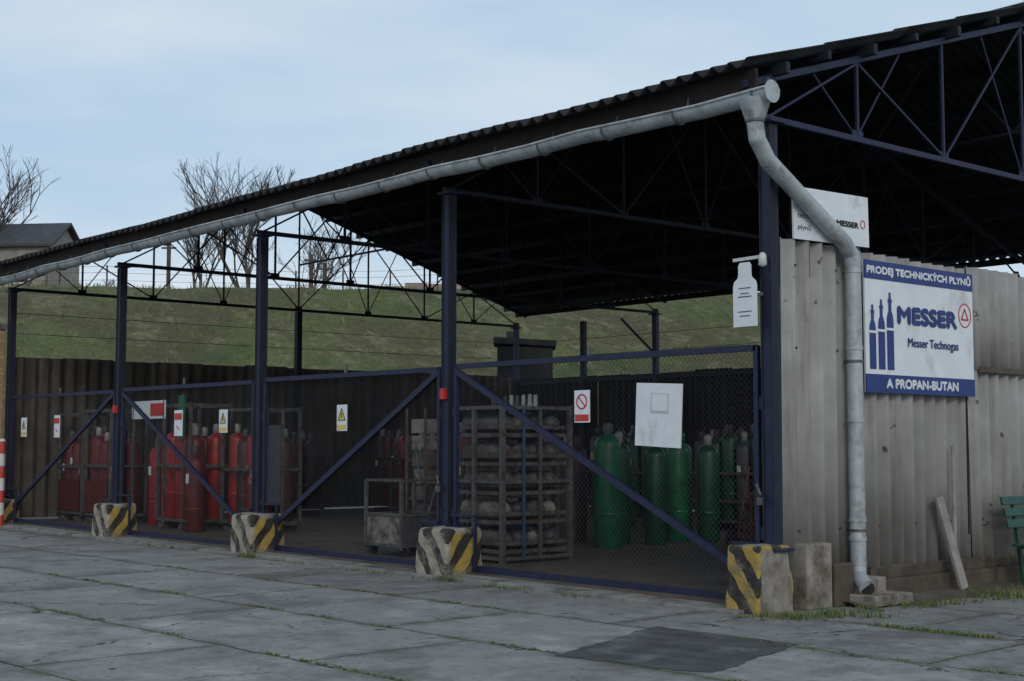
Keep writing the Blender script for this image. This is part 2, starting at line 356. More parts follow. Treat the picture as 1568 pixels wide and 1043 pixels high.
# ------------------------------------------------------------------ roof
SL=.315; ZE=4.97; YE=-.5; YR=W/2; ZR=ZE+SL*(YR-YE)
pitch=.21; X0=-19.2; X1=.18; nseg=int((X1-X0)/pitch*8)
g=MB(); rows=6; AMP=.036
for side in(0,1):
    for k in range(rows):
        vs=[];fs=[]
        a=k/rows; b=min(1.0,(k+1)/rows+.03)
        for t,lift in((a,.014),(b,-.004)):
            for i in range(nseg+1):
                yy=YE+(YR-YE)*t; zz=ZE+SL*(YR-YE)*t+lift
                x=X0+.012*(k%2)+i*(X1-X0)/nseg
                sag=-.035*math.sin((x)*.9)*math.sin(x*.31)*(1 if t<.3 else .3)
                si=int((x+20)/1.06)
                jag=.03*math.sin(si*12.9) if t==0 else 0
                zj=.012*math.sin(si*7.7) if t==0 else 0
                yy+=jag
                if side: yy=W-yy
                vs.append((x,yy,zz+AMP*math.sin(2*math.pi*(x-X0)/pitch)+sag*.5+zj))
        n=nseg+1
        fs=[(i,i+1,n+i+1,n+i) for i in range(nseg)]
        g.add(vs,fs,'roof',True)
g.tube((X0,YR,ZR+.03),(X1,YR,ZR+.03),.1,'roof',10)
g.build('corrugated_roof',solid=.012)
fr=MB()
nodes=[0,1.4,2.95,4.6,6.5,8.4,10.05,11.6,13.0]
BC=4.57
def tz(y): 
    yy=y if y<=YR else W-y
    return ZE+SL*(yy-YE)-.16
for y in nodes:
    fr.box((-9.45,y+(.06 if y<YR else -.06),tz(y)+.06),(19.3,.06,.11),'steel_dark')
for y in (.7,2.2,3.8,5.5,7.5,9.2,10.8,12.3):
    fr.box((-9.45,y,tz(y)+.075),(19.3,.05,.08),'steel_dark')
fr.box((-9.5,-.28,tz(-.28)+.0),(19.2,.05,.2),'fascia')
fr.box((-9.45,W+.34,tz(-.34)+.05),(19.3,.06,.12),'fascia')
for x in PX:
    mt='navy' if x==0 else 'steel_dark'  # inner trusses darker than the end one: interior shade put into their colour
    fr.bar((x,-.1,BC),(x,W+.1,BC),.05,mt,.06)
    fr.bar((x,-.35,tz(-.35)-.02),(x,YR,tz(YR)-.02),.06,mt,.07); fr.bar((x,W+.35,tz(-.35)-.02),(x,YR,tz(YR)-.02),.06,mt,.07)
    for i,y in enumerate(nodes):
        if 0<i<8: fr.bar((x,y,BC),(x,y,tz(y)-.04),.035,mt)
    for i in range(8):
        a,b=nodes[i],nodes[i+1]
        if i%2==0: fr.bar((x+.01,a,BC+.02),(x+.01,b,tz(b)-.06),.026,mt)
        else: fr.bar((x+.01,a,tz(a)-.06),(x+.01,b,BC+.02),.026,mt)
        m=(a+b)/2
        fr.bar((x-.01,m,tz(m)-.06),(x-.01,a if i%2 else b,BC+.02),.02,mt)
        fr.box((x,b,BC+.03),(.02,.18,.12),mt)
xs=[PX[0]+ (PX[4]-PX[0])*i/16 for i in range(17)]
fr.bar((PX[0],6.5,5.6),(PX[4],6.5,5.6),.04,'steel_dark')
for i in range(16):
    fr.bar((xs[i],6.5,5.6 if i%2 else tz(6.5)-.05),(xs[i+1],6.5,tz(6.5)-.05 if i%2 else 5.6),.03,'steel_dark')
for z in(3.7,4.1):
    fr.bar((0,W,z),(PX[4],W,z),.012,'steel_dark')
    fr.bar((PX[4],0,z),(PX[4],W,z),.012,'steel_dark')
for i,x in enumerate(PX):
    z0=.5
    for yy in(0,W):
        fr.box((x,yy,(z0*(yy==0)+4.52)/2),(.12,.115,4.52-z0*(yy==0)),'navy')
        fr.box((x,yy,4.53),(.24,.22,.03),'navy')
    for s in(-1,1): fr.box((x+s*.063,-.03,2.5),(.012,.09,4.0),'steel_dark')
    fr.box((x+(.08 if 0<i<4 else 0),-.03,z0+.06),(.3,.28,.03),'navy')
fr.box((PX[4],6.5,2.28),(.13,.13,4.5),'steel_dark')
fr.box((-16.2,W,2.28),(.12,.12,4.5),'steel_dark'); fr.bar((-13.8,W,3.6),(-14.9,W,4.5),.05,'steel_dark')
fr.box((PX[1],-.09,2.12),(.08,.06,.13),'redp'); fr.box((PX[3],-.09,2.12),(.08,.06,.13),'redp')
fr.build('shed_frame',bevel=.006)

# ------------------------------------------------------------------ gutter & downpipe
g=MB(); GY=-.44; R=.1; n=12; GE=.40; GX=[GE-i*(19.5/48) for i in range(49)]
def gz(x): return 4.69-.05*((x+8)/10)**2+.009*math.sin(x*2.3)+.006*math.sin(x*5.1)
vs=[];fs=[]
for x in GX:
    for k in range(n+1):
        t=math.pi+math.pi*k/n; vs.append((x,GY+R*math.cos(t),gz(x)+R*.35+R*1.1*math.sin(t)))
for i in range(len(GX)-1):
    for k in range(n): a=i*(n+1)+k; fs.append((a,a+1,a+n+2,a+n+1))
g.add(vs,fs,'zinc',True)
for side in(-1,1): g.path([(x,GY+side*R,gz(x)+R*.35) for x in GX[::2]],.015,'zinc',6)
g.tube((GE,GY,gz(GE)+.01),(GE+.006,GY,gz(GE)+.01),R*1.05,'zinc',18)
x=.25
while x>-19:
    for k in range(10):
        t0=math.pi+math.pi*k/10;t1=math.pi+math.pi*(k+1)/10; rr=R+.006
        g.bar((x,GY+rr*math.cos(t0),gz(x)+R*.35+rr*1.1*math.sin(t0)),(x,GY+rr*math.cos(t1),gz(x)+R*.35+rr*1.1*math.sin(t1)),.01,'zinc_d',.024)
    g.bar((x,GY+R,gz(x)+.03),(x,-.3,tz(-.3)-.02),.025,'zinc_d',.012)
    x-=.97
hx=.2; DY=1.07
g.tube((hx,GY,gz(0)-.02),(hx,GY,gz(0)-.22),.15,'zinc',16,.085)
g.tube((hx,GY,gz(0)-.2),(hx,GY,gz(0)-.23),.09,'zinc_d',16)
pts=[(hx,GY,gz(0)-.22),(hx,GY+.03,gz(0)-.38),(hx-.02,GY+.2,gz(0)-.55),(.16,DY-.14,3.46),(.152,DY-.03,3.36),(.15,DY,3.24),(.15,DY,.34),(.17,DY-.03,.26),(.34,DY-.13,.17)]
g.path(pts,.078,'zinc',16)
for p in pts[1:-1]: 
    g.lathe(p,[(0,-.078),(.045,-.064),(.069,-.04),(.0795,0),(.069,.04),(.045,.064),(0,.078)],'zinc',16)
for z in(3.2,2.45,1.75,.8,.62): g.tube((.15,DY,z-.02),(.15,DY,z+.02),.086,'zinc',16)
for z in(2.32,.7): g.tube((.15,DY,z-.012),(.15,DY,z+.012),.09,'zinc_d',16); g.box((.05,DY,z),(.12,.03,.03),'zinc_d')
g.tube((.34,DY-.13,.17),(.345,DY-.135,.169),.068,'black',16)  # black disc over the pipe mouth stands for the shade inside it
g.build('rain_gutter')

# ------------------------------------------------------------------ corrugated walls
def sheetwall(axis,c,a0,a1,z0,z1,mat,sheet=1.05,two=None,amp=.03,jit=.03,pit=.21,seam_shade=False):
    g=MB(); a=a0; k=0
    while a<a1-.02:
        w=min(sheet,a1-a)+.05; ns=max(2,int(w/pit*12))
        segs=[(z0,z1)]
        if two and a>=two[0]: segs=[(z0,two[1]+.06),(two[1],z1)]
        for si,(s0,s1) in enumerate(segs):
            s0+=random.uniform(-jit,jit)*(si==0); s1+=random.uniform(-jit,jit)*(si==len(segs)-1)
            vs=[]; o=.02*(k%2)+.014*si; tl=random.uniform(-.02,.02); sk=random.uniform(-.012,.012)
            for z in(s0,(s0+s1)/2,s1):
                for i in range(ns+1):
                    t=a+w*i/ns; dd=amp*math.sin(2*math.pi*t/pit)+o+tl*(z-s0)/2; t+=sk*(z-s0)
                    vs.append((c+dd,t,z) if axis=='x' else (t,c+dd,z))
            n=ns+1; g.add(vs,[(r*n+i,r*n+i+1,(r+1)*n+i+1,(r+1)*n+i) for r in(0,1) for i in range(ns)],mat,True)
        if seam_shade and k>0: g.box((c+.012+amp*math.sin(2*math.pi*a/pit)*.5,a-.012,(z0+z1)/2-.1),(.012,.02,(z1-z0)*random.uniform(.7,.9)),'fascia',rx=sk)  # dark strip imitates the shadow gap where two sheets overlap
        a+=sheet; k+=1
    return g
g=sheetwall('x',.02,.06,14,.3,3.44,'clad',two=(3.2,2.33),amp=.038,seam_shade=True)
for z in(.7,2.30,3.2): g.box((-.06,7,z),(.06,13.8,.07),'wood')
g.box((.085,8.9,2.33),(.03,11.0,.06),'wood')
for y in [.27+.63*i for i in range(22)]:
    for z in(.72,2.42,3.2): g.tube((.04,y,z),(.085,y,z),.011,'zinc_d',8)
g.build('corrugated_side_wall',solid=.006)
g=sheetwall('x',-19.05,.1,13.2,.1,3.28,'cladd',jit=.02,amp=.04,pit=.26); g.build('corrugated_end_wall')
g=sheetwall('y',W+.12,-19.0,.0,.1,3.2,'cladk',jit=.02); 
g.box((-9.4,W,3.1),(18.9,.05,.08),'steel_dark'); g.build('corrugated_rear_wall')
g=MB()
g.box((.02,.42,.3),(.34,.38,.6),'conc'); g.box((.08,.78,.2),(.25,.3,.4),'wood'); g.box((.13,1.1,.14),(.42,.3,.24),'conc'); g.box((.2,1.15,.06),(.6,.6,.1),'conc')
for i in range(6):
    g.box((.07,2.5+i*2.1,.1),(.16,2.08,.2),'wood'); g.box((.02,2.45+i*2.12,.26),(.1,2.1,.13),'wood')
g.build('wall_plinth',bevel=.015)
g=MB(); g.bar((.30,2.66,.05),(.13,2.5,.98),.03,'plank',.13); g.bar((.15,2.75,.15),(.11,2.82,1.5),.02,'plank',.05); g.build('leaning_plank',origin=(.2,2.5,.5))

# ------------------------------------------------------------------ blocks
def block(x,y,w,d,h,corner=False):
    g=MB(); c=Vector((x,y,0)); t=.93; vs=[]
    for z,k in((-.05,1.04),(h,t)):
        for sx,sy in((-1,-1),(1,-1),(1,1),(-1,1)): vs.append(c+Vector((sx*w/2*k,sy*d/2*k,z)))
    g.add(vs,[(0,1,5,4)],'st_y' if corner else 'st_w'); g.add(vs,[(1,2,6,5)],'conc' if corner else 'st_y')
    g.add(vs,[(2,3,7,6),(3,0,4,7),(4,5,6,7),(3,2,1,0)],'conc')
    me=g.build('striped_concrete_block',origin=c)
    bm=bmesh.new(); bm.from_mesh(me.data); bmesh.ops.remove_doubles(bm,verts=bm.verts,dist=.001); 
    bmesh.ops.bevel(bm,geom=[e for e in bm.edges],offset=.035 if corner else .06,segments=3,affect='EDGES',profile=.6)
    bmesh.ops.subdivide_edges(bm,edges=bm.edges[:],cuts=3,use_grid_fill=True)
    bm.normal_update()
    for v in bm.verts: v.co+=v.normal*(.022*noise.noise(v.co*5+Vector((x,0,0)))+.012*noise.noise(v.co*17+Vector((x,5,0))))
    bm.to_mesh(me.data); bm.free()
block(-.06,-.14,.38,.5,.6,True)
for x in PX[1:4]: block(x+.2,-.15,.6,.56,.56)
block(PX[4]+.15,-.15,.5,.5,.48)

# ------------------------------------------------------------------ gates
def gate(xa,xb,diag):
    g=MB(); y=-.02; z0=.1; z1=2.44; L=xa+.16; Rr=xb-.16; w=.05
    g.bar((L,y,z1),(Rr,y,z1-.02),w,'navy',.06); g.bar((L,y,z0),(Rr,y,z0-.02),w,'navy',.07)
    g.bar((L,y,z0),(L,y,z1),w,'navy'); g.bar((Rr,y,z0),(Rr,y,z1),w,'navy')
    if diag=='\\': g.bar((L,y-.012,z1-.05),(Rr,y-.012,z0+.15),.04,'navy',.07)
    else: g.bar((L,y-.012,z0+.15),(Rr,y-.012,z1-.05),.04,'navy',.07)
    for z in(.7,1.9):
        g.tube((L-.05,y,z-.06),(L-.05,y,z+.06),.025,'navy'); g.tube((Rr+.05,y,z-.06),(Rr+.05,y,z+.06),.025,'navy')
    g.bar((L+.42,y-.05,.03),(L+.42,y-.05,.7),.03,'navy'); g.bar((L-.02,y-.05,.7),(L+.42,y-.05,.7),.03,'navy')
    g.bar((Rr-.28,y-.05,.03),(Rr-.28,y-.05,.6),.03,'navy'); g.bar((Rr+.02,y-.05,.6),(Rr-.28,y-.05,.6),.03,'navy')
    g.add([(L,y+.03,z0),(Rr,y+.03,z0),(Rr,y+.03,z1),(L,y+.03,z1)],[(0,1,2,3)],'mesh')
    g.tube(((L+Rr)/2,y,z1),((L+Rr)/2,y,z1+.12),.02,'zinc_d')
    g.tube((Rr+.02,y-.05,1.15),(Rr+.1,y-.09,1.05),.012,'zinc_d'); g.box((Rr+.1,y-.1,1.0),(.05,.03,.07),'zinc_d')
    return g.build('chain_link_gate',origin=((L+Rr)/2,y,0))
gate(PX[1],PX[0],'\\'); gate(PX[2],PX[1],'/'); gate(PX[3],PX[2],'\\'); gate(PX[4],PX[3],'/')

# ------------------------------------------------------------------ text helper
def text(body,loc,width,height,mat,parent,name,bold=0):
    rot=(rad(90),0,rad(90))
    cu=bpy.data.curves.new(name,'FONT'); cu.body=body; cu.size=1; cu.extrude=.0
    ob=bpy.data.objects.new(name,cu); scene.collection.objects.link(ob); bpy.context.view_layer.update()
    me0=bpy.data.meshes.new_from_object(ob); bpy.data.objects.remove(ob)
    ys=[v.co.y for v in me0.vertices]; xs=[v.co.x for v in me0.vertices]
    y0,y1,x0,x1=min(ys),max(ys),min(xs),max(xs)
    V=[];F=[]
    offs=[(0,0)] if not bold else [(0,0),(bold,0),(bold*.5,bold*.5),(bold*.5,-bold*.5),(bold*.25,0),(bold*.75,0)]
    for k,(ox,oy) in enumerate(offs):
        o=len(V)
        for v in me0.vertices: V.append(((v.co.x-x0)/(x1-x0)*(width-bold)+ox,(v.co.y-y0)/(y1-y0)*(height-bold)+oy+bold/2,.0006*k))
        for p in me0.polygons: F.append([o+i for i in p.vertices])
    me=bpy.data.meshes.new(name); me.from_pydata(V,[],F)
    me.materials.append(M[mat])
    ob=bpy.data.objects.new(name,me); scene.collection.objects.link(ob)
    ob.rotation_euler=rot; ob.parent=parent; ob.location=Vector(loc)-parent.location
    return ob
SX=.11; y0,y1,z0,z1=1.3,3.25,2.03,3.34
g=MB(); g.box((SX,(y0+y1)/2,(z0+z1)/2),(.02,y1-y0,z1-z0),'white')
g.box((SX+.009,(y0+y1)/2,z1-.09),(.012,y1-y0+.004,.184),'blue'); g.box((SX+.009,(y0+y1)/2,z0+.09),(.012,y1-y0+.004,.184),'blue')
g.box((SX-.03,(y0+y1)/2,z1-.2),(.04,y1-y0-.1,.04),'zinc_d'); g.box((SX-.03,(y0+y1)/2,z0+.2),(.04,y1-y0-.1,.04),'zinc_d')
def bottle(cy,zb,h,w,x,mat='blue'):
    pr=[(.5,0),(.5,.62),(.46,.68),(.34,.73),(.22,.76),(.22,.86),(.3,.87),(.3,.91),(.16,.92),(.16,1)]
    pts=[(x,cy+a*w,zb+b*h) for a,b in pr]+[(x,cy-a*w,zb+b*h) for a,b in reversed(pr)]
    g.add(pts,[tuple(range(len(pts)))],mat)
for i,(h,w) in enumerate(((.64,.11),(.7,.115),(.78,.12))):
    bottle(y0+.12+i*.15,z0+.23,h,w,SX+.0125)
    g.box((SX+.0125,y0+.12+i*.15,z0+.60+.02*i),(.004,.13,.025),'white')
cy,cz=y1-.16,z0+.86
for k in range(28):
    t=2*math.pi*k/28;t2=2*math.pi*(k+1)/28; g.bar((SX+.0125,cy+.115*math.cos(t),cz+.125*math.sin(t)),(SX+.0125,cy+.115*math.cos(t2),cz+.125*math.sin(t2)),.004,'redp',.013)
tr=[(cy,cz+.07),(cy+.065,cz-.045),(cy-.065,cz-.045)]
for k in range(3): a=tr[k];b=tr[(k+1)%3]; g.bar((SX+.0125,a[0],a[1]),(SX+.0125,b[0],b[1]),.004,'redp',.018)
sg=g.build('company_sign',origin=(SX,(y0+y1)/2,(z0+z1)/2))
tx=SX+.0165
text('PRODEJ TECHNICKÝCH PLYNŮ',(tx,y0+.03,z1-.15),1.88,.13,'white',sg,'header_text',bold=.012)
text('MESSER',(tx,y0+.54,z0+.70),1.1,.19,'blue',sg,'name_text',bold=.032)
text('Messer Technogas',(tx,y0+.72,z0+.45),.93,.12,'blue',sg,'subtitle_text',bold=.004)
text('A PROPAN-BUTAN',(tx,y0+.33,z0+.045),1.3,.1,'white',sg,'footer_text',bold=.014)
g=MB(); uy0,uy1,uz0,uz1=.24,1.43,3.46,3.96
g.box((.08,(uy0+uy1)/2,(uz0+uz1)/2),(.02,uy1-uy0,uz1-uz0),'white',rx=.02)
g.bar((.04,.5,3.1),(.04,.5,3.85),.04,'zinc_d'); g.bar((.04,1.3,3.1),(.04,1.3,3.85),.04,'zinc_d')
us=g.build('sales_sign',origin=(.08,(uy0+uy1)/2,(uz0+uz1)/2))
text('Prodej',(.094,uy0+.06,3.73),.24,.07,'black',us,'text_1'); text('technických',(.094,uy0+.06,3.64),.46,.065,'black',us,'text_2'); text('plynů',(.094,uy0+.06,3.53),.2,.07,'black',us,'text_3')
text('MESSER',(.094,uy0+.66,3.64),.36,.06,'black',us,'text_4',bold=.008)
g2=MB()
for k in range(20):
    t=2*math.pi*k/20;t2=2*math.pi*(k+1)/20; g2.bar((.094,1.33+.035*math.cos(t),3.69+.04*math.sin(t)),(.094,1.33+.035*math.cos(t2),3.69+.04*math.sin(t2)),.004,'redp',.008)
g2.build('logo_ring',origin=(.094,1.33,3.69),parent=us)
g=MB(); g.box((-1.345,-.1,1.81),(.62,.012,.63),'white',ry=.05); g.box((-1.32,-.108,1.93),(.24,.006,.2),'lamp',ry=.05); g.box((-1.32,-.113,1.93),(.2,.006,.16),'white',ry=.05)
g.build('notice_board',origin=(-1.345,-.1,1.81))
def warn(x,z,w,h,kind):
    g=MB(); g.box((x,-.09,z),(w,.01,h),'white')
    if kind=='proh':
        cx,cz=x,z+.05
        for k in range(20):
            t=2*math.pi*k/20;t2=2*math.pi*(k+1)/20; g.bar((cx+.075*math.cos(t),-.097,cz+.075*math.sin(t)),(cx+.075*math.cos(t2),-.097,cz+.075*math.sin(t2)),.004,'redp',.016)
        g.bar((cx-.05,-.097,cz+.05),(cx+.05,-.097,cz-.05),.004,'redp',.014); g.box((x,-.0965,z-.12),(w*.9,.004,.07),'redp')
    elif kind=='tri':
        cz=z+.03; g.add([(x-.085,-.0965,cz-.06),(x+.085,-.0965,cz-.06),(x,-.0965,cz+.09)],[(0,1,2)],'yel'); g.bar((x,-.099,cz-.03),(x,-.099,cz+.04),.004,'black',.015)
        g.box((x,-.0965,z-.12),(w*.9,.004,.06),'yel')
        for a,b in(((-.085,-.06),(.085,-.06)),((.085,-.06),(0,.09)),((0,.09),(-.085,-.06))): g.bar((x+a[0],-.098,cz+a[1]),(x+b[0],-.098,cz+b[1]),.004,'black',.01)
    else:
        g.box((x,-.0965,z+.1),(w*.9,.004,.1),'redp'); g.bar((x-.05,-.0965,z-.05),(x+.05,-.0965,z-.1),.004,'redp',.02)
    for s in(-1,1): g.bar((x+s*w*.3,-.085,z+h/2-.02),(x+s*w*.3,-.03,z+h/2-.02),.008,'zinc_d')
    g.build('warning_sign',origin=(x,-.09,z))
warn(-2.455,1.92,.23,.34,'proh'); warn(-6.99,1.87,.23,.34,'tri'); warn(-10.12,1.87,.24,.34,'tri'); warn(-11.53,1.86,.26,.4,'red'); warn(-17.75,1.86,.26,.36,'tri'); warn(-16.2,1.86,.24,.4,'red')
g=MB()
pr=[(.5,0),(.5,.62),(.46,.7),(.3,.76),(.27,.8),(.27,.95),(.2,1)]
cx,zb,h,w=-.17,2.61,.6,.28
pts=[(cx+a*w,-.17,zb+b*h) for a,b in pr]+[(cx-a*w,-.17,zb+b*h) for a,b in reversed(pr)]
back=[(p[0],p[1]+.012,p[2]) for p in pts]; n=len(pts)
g.add(pts+back,[tuple(range(n)),tuple(range(2*n-1,n-1,-1))]+[(i,n+i,n+(i+1)%n,(i+1)%n) for i in range(n)],'white')
for zz,ww in((.28,.16),(.31,.1),(.36,.14),(.14,.16),(.1,.12)): g.box((cx,-.172,zb+zz),(ww,.004,.008),'gcyl')
g.bar((cx-.02,-.15,zb+.3),(-.03,-.07,zb+.3),.03,'zinc_d'); g.build('cylinder_shaped_board',origin=(cx,-.17,zb))
g=MB(); g.bar((-.3,-.17,3.24),(.02,-.14,3.25),.025,'lamp',.03); g.lathe((.03,-.15,3.17),[(0,-.02),(.04,0),(.036,.09),(.022,.11),(0,.12)],'lamp',12); g.bar((0.0,-.14,3.24),(0,-.05,3.2),.03,'zinc_d'); g.build('wall_lamp',origin=(0,-.15,3.2))

# ------------------------------------------------------------------ gas cylinders
FZ=.06
def cyl(g,x,y,r,h,mat,cap='cap',z=FZ,n=14):
    b=h-r*.9-.16
    g.lathe((x,y,z),[(r*.9,0),(r,.03),(r,b),(r*.93,b+r*.3),(r*.72,b+r*.6),(r*.4,b+r*.82),(r*.28,b+r*.9)],mat,n)
    g.lathe((x,y,z+b+r*.88),[(r*.3,0),(r*.36,.03),(r*.36,.12),(r*.28,.155),(0,.165)],cap,10)
    g.lathe((x,y,z+b*.32),[(r+.001,0),(r+.006,.01),(r+.006,.03),(r+.001,.04)],mat,n)
def gascyl(x,y,r,h,mat,label=False):
    g=MB(); cyl(g,x,y,r,h,mat,n=22,cap=random.choice(['cap','gcyl',mat]))
    if label: g.box((x+.02,y-r-.004,FZ+h*.62),(.1,.008,.16),'white')
    g.build('gas_cylinder',origin=(x,y,0))
gascyl(-6.04,3.81,.2,1.78,'green'); gascyl(-6.5,4.5,.17,1.66,'greend'); gascyl(-6.0,4.75,.16,1.6,'greend')
gascyl(-6.35,5.6,.17,1.66,'green'); gascyl(-5.95,5.85,.17,1.62,'greend'); gascyl(-6.9,6.3,.17,1.66,'green'); gascyl(-5.4,6.4,.14,.8,'green')
gascyl(-6.7,3.3,.15,1.62,'gcyl'); gascyl(-7.0,3.9,.15,1.62,'gcyl'); gascyl(-7.15,5.0,.15,1.6,'gcyl'); gascyl(-7.3,4.4,.14,1.6,'brown')
gascyl(-15.6,1.6,.17,1.6,'red',True); gascyl(-15.15,1.85,.16,1.5,'red',True); gascyl(-13.2,1.1,.16,1.45,'redd',True)

def rack(name,x,y,w,d,h,cols,r=.13,ch=1.5,nx=4,ny=2,feet=True,plate=None,frame='grey_steel'):
    g=MB(); 
    for sx in(-1,1):
        for sy in(-1,1): g.bar((x+sx*w/2,y+sy*d/2,FZ+.12),(x+sx*w/2,y+sy*d/2,FZ+h),.05,frame)
    for z in(.16,h*.5,h*.98):
        for sy in(-1,1): g.bar((x-w/2,y+sy*d/2,FZ+z),(x+w/2,y+sy*d/2,FZ+z),.05,frame)
        for sx in(-1,1): g.bar((x+sx*w/2,y-d/2,FZ+z),(x+sx*w/2,y+d/2,FZ+z),.05,frame)
    g.box((x,y,FZ+.15),(w,d,.03),frame)
    if feet:
        for sx in(-1,1): g.bar((x+sx*w*.32,y-d/2-.06,FZ+.05),(x+sx*w*.32,y+d/2+.06,FZ+.05),.1,frame,.1)
    for i in range(nx):
        for j in range(ny):
            cx=x-w/2+w*(i+.5)/nx; cy=y-d/2+d*(j+.5)/ny
            cyl(g,cx+random.uniform(-.01,.01),cy,min(r,w/nx*.48,d/ny*.48),ch+random.uniform(-.08,.08),random.choice(cols),cap=random.choice(['cap','gcyl','cap','brown']),z=FZ+.17)
            if j==0 and random.random()<.5: g.box((cx,cy-min(r,w/nx*.48)-.006,FZ+ch*random.uniform(.6,.8)),(.08,.006,.13),random.choice(['white','yel','sack']))
    if plate: g.box((x,y-d/2-.035,FZ+.5),(w*.9,.01,.6),plate)
    g.build(name,origin=(x,y,0))
rack('cylinder_rack',-18.0,1.3,1.1,.7,2.1,['red','redd'],r=.16,nx=3,ch=1.6,plate='redd')
rack('cylinder_rack',-16.75,1.3,1.1,.7,2.15,['red','redd'],r=.16,nx=3,ch=1.6,plate='redd')
rack('cylinder_rack',-14.2,1.6,1.2,.8,2.2,['red','redd','brown'],r=.16,ch=1.65,nx=3)
rack('cylinder_rack',-12.6,2.0,1.2,.8,2.1,['redd','brown','red','brown'],r=.15,ch=1.6,nx=4)
rack('cylinder_rack',-17.9,3.2,1.3,.8,1.3,['brown','redd','redd'],nx=4,frame='rust')
rack('cylinder_rack',-17.2,5.4,1.3,.8,1.3,['brown','brown','redd'],r=.15,ch=1.6,nx=4,frame='rust')
rack('cylinder_rack',-16.6,8.0,1.5,.9,1.2,['redd','brown'],r=.15,ch=1.6,nx=5,frame='redd')
rack('cylinder_rack',-14.6,7.2,1.6,.9,1.2,['redd','red','brown'],r=.15,ch=1.6,nx=5,frame='rust')
rack('cylinder_rack',-12.6,6.0,1.6,.9,1.2,['redd','red','brown'],r=.15,ch=1.6,nx=5,ny=3,frame='redd')
rack('cylinder_rack',-10.6,4.9,1.5,.9,1.2,['brown','redd','gcyl'],r=.15,ch=1.6,nx=5,ny=3,frame='rust')
rack('cylinder_rack',-8.9,3.4,1.4,1.0,1.25,['gcyl','brown','redd'],r=.15,ch=1.65,nx=5,ny=3,frame='rust')
rack('cylinder_rack',-6.9,2.75,1.0,.8,1.25,['gcyl'],r=.14,ch=1.75,nx=4,ny=3,frame='rust')
rack('cylinder_rack',-9.6,8.0,1.6,.9,1.0,['gcyl','brown','greend'],r=.15,ch=1.6,nx=5,ny=3,frame='rust')
rack('cylinder_rack',-7.6,8.6,1.6,.9,1.0,['greend','gcyl'],r=.15,ch=1.6,nx=5,ny=3,frame='rust')
rack('cylinder_rack',-5.6,9.4,1.6,.9,1.0,['brown','gcyl','greend'],r=.15,ch=1.6,nx=5,ny=3,frame='rust')
rack('cylinder_rack',-3.4,8.6,1.4,.9,1.0,['gcyl','brown'],r=.15,ch=1.6,nx=4,ny=3,frame='grey_steel')
rack('cylinder_rack',-11.9,10.5,1.4,.9,1.0,['brown','gcyl'],nx=5,ny=3,frame='rust')
rack('cylinder_rack',-4.5,6.9,1.3,.7,1.05,['gcyl','brown','greend'],r=.15,ch=1.6,nx=4,ny=2,frame='rust')
g=MB(); g.box((-14.9,1.05,2.15),(1.3,.02,.32),'white'); g.box((-14.55,1.035,2.15),(.5,.01,.22),'redp'); g.bar((-15.5,1.06,.1),(-15.5,1.06,2.3),.04,'grey_steel'); g.bar((-14.3,1.06,.1),(-14.3,1.06,2.3),.04,'grey_steel')
g.build('rack_sign',origin=(-14.9,1.05,2.15))
for x in(-15.95,-13.55): 
    g=MB(); g.box((x,1.0,2.0),(.22,.02,.75),'green'); g.bar((x,1.03,.06),(x,1.03,2.4),.03,'grey_steel'); g.build('bay_marker',origin=(x,1,2))
g=MB(); g.box((-11.7,1.7,1.2),(.5,.03,1.3),'gcyl'); g.bar((-11.95,1.73,.06),(-11.95,1.73,2.1),.04,'grey_steel'); g.bar((-11.45,1.73,.06),(-11.45,1.73,2.1),.04,'grey_steel'); g.build('rack_panel',origin=(-11.7,1.7,1))

# cage of cylinders lying on their sides
g=MB(); cx,cy=-5.4,1.45; w,d=.9,1.05
lp=lambda L,r:[(0,0),(r*.8,0),(r,.03),(r,L-.14),(r*.75,L-.07),(r*.35,L-.03),(r*.35,L),(0,L)]
for k in range(5):
    z=.2+k*.36
    for sy in(-1,1): g.box((cx,cy+sy*d/2,z),(w,.05,.05),'rust'); g.box((cx,cy+sy*d/2,z+.1),(w,.02,.05),'rust')
    for sx in(-1,1): g.box((cx+sx*w/2,cy,z),(.05,d,.05),'rust'); g.box((cx+sx*w/2,cy,z+.1),(.02,d,.05),'rust')
    g.box((cx,cy,z),(w*.97,d*.97,.02),'rust')
    for j in range(4):
        r=.122; yy=cy-d/2+.14+j*.25
        g.lathe((cx-w/2+.03+random.uniform(-.03,.05),yy,z+.15),lp(w-.05,r),random.choice(['sack','sack','gcyl','rust','plank'] if j==0 else ['sack','gcyl','rust']),14,'x')
        if j<3 and random.random()<.6: g.lathe((cx-w/2+.05,yy+.125,z+.28),lp(w-.1,.05),random.choice(['rust','gcyl','bluec','sack']),10,'x')
for sx in(-1,1):
    for sy in(-1,1): g.bar((cx+sx*(w/2+.04),cy+sy*(d/2+.04),.04),(cx+sx*(w/2+.04),cy+sy*(d/2+.04),2.02),.06,'grey_steel')
g.bar((cx-.05,cy-d/2-.05,.1),(cx-.05,cy-d/2-.05,1.98),.05,'grey_steel'); g.bar((cx+w/2+.05,cy+.05,.1),(cx+w/2+.05,cy+.05,1.98),.04,'grey_steel')
for z in(.12,1.06,1.98):
    for sy in(-1,1): g.bar((cx-w/2-.04,cy+sy*(d/2+.045),z),(cx+w/2+.04,cy+sy*(d/2+.045),z),.045,'grey_steel')
    for sx in(-1,1): g.bar((cx+sx*(w/2+.045),cy-d/2-.04,z),(cx+sx*(w/2+.045),cy+d/2+.04,z),.045,'grey_steel')
g.bar((cx+w/2+.08,cy-.25,.1),(cx+w/2+.08,cy-.25,1.95),.03,'bluec')
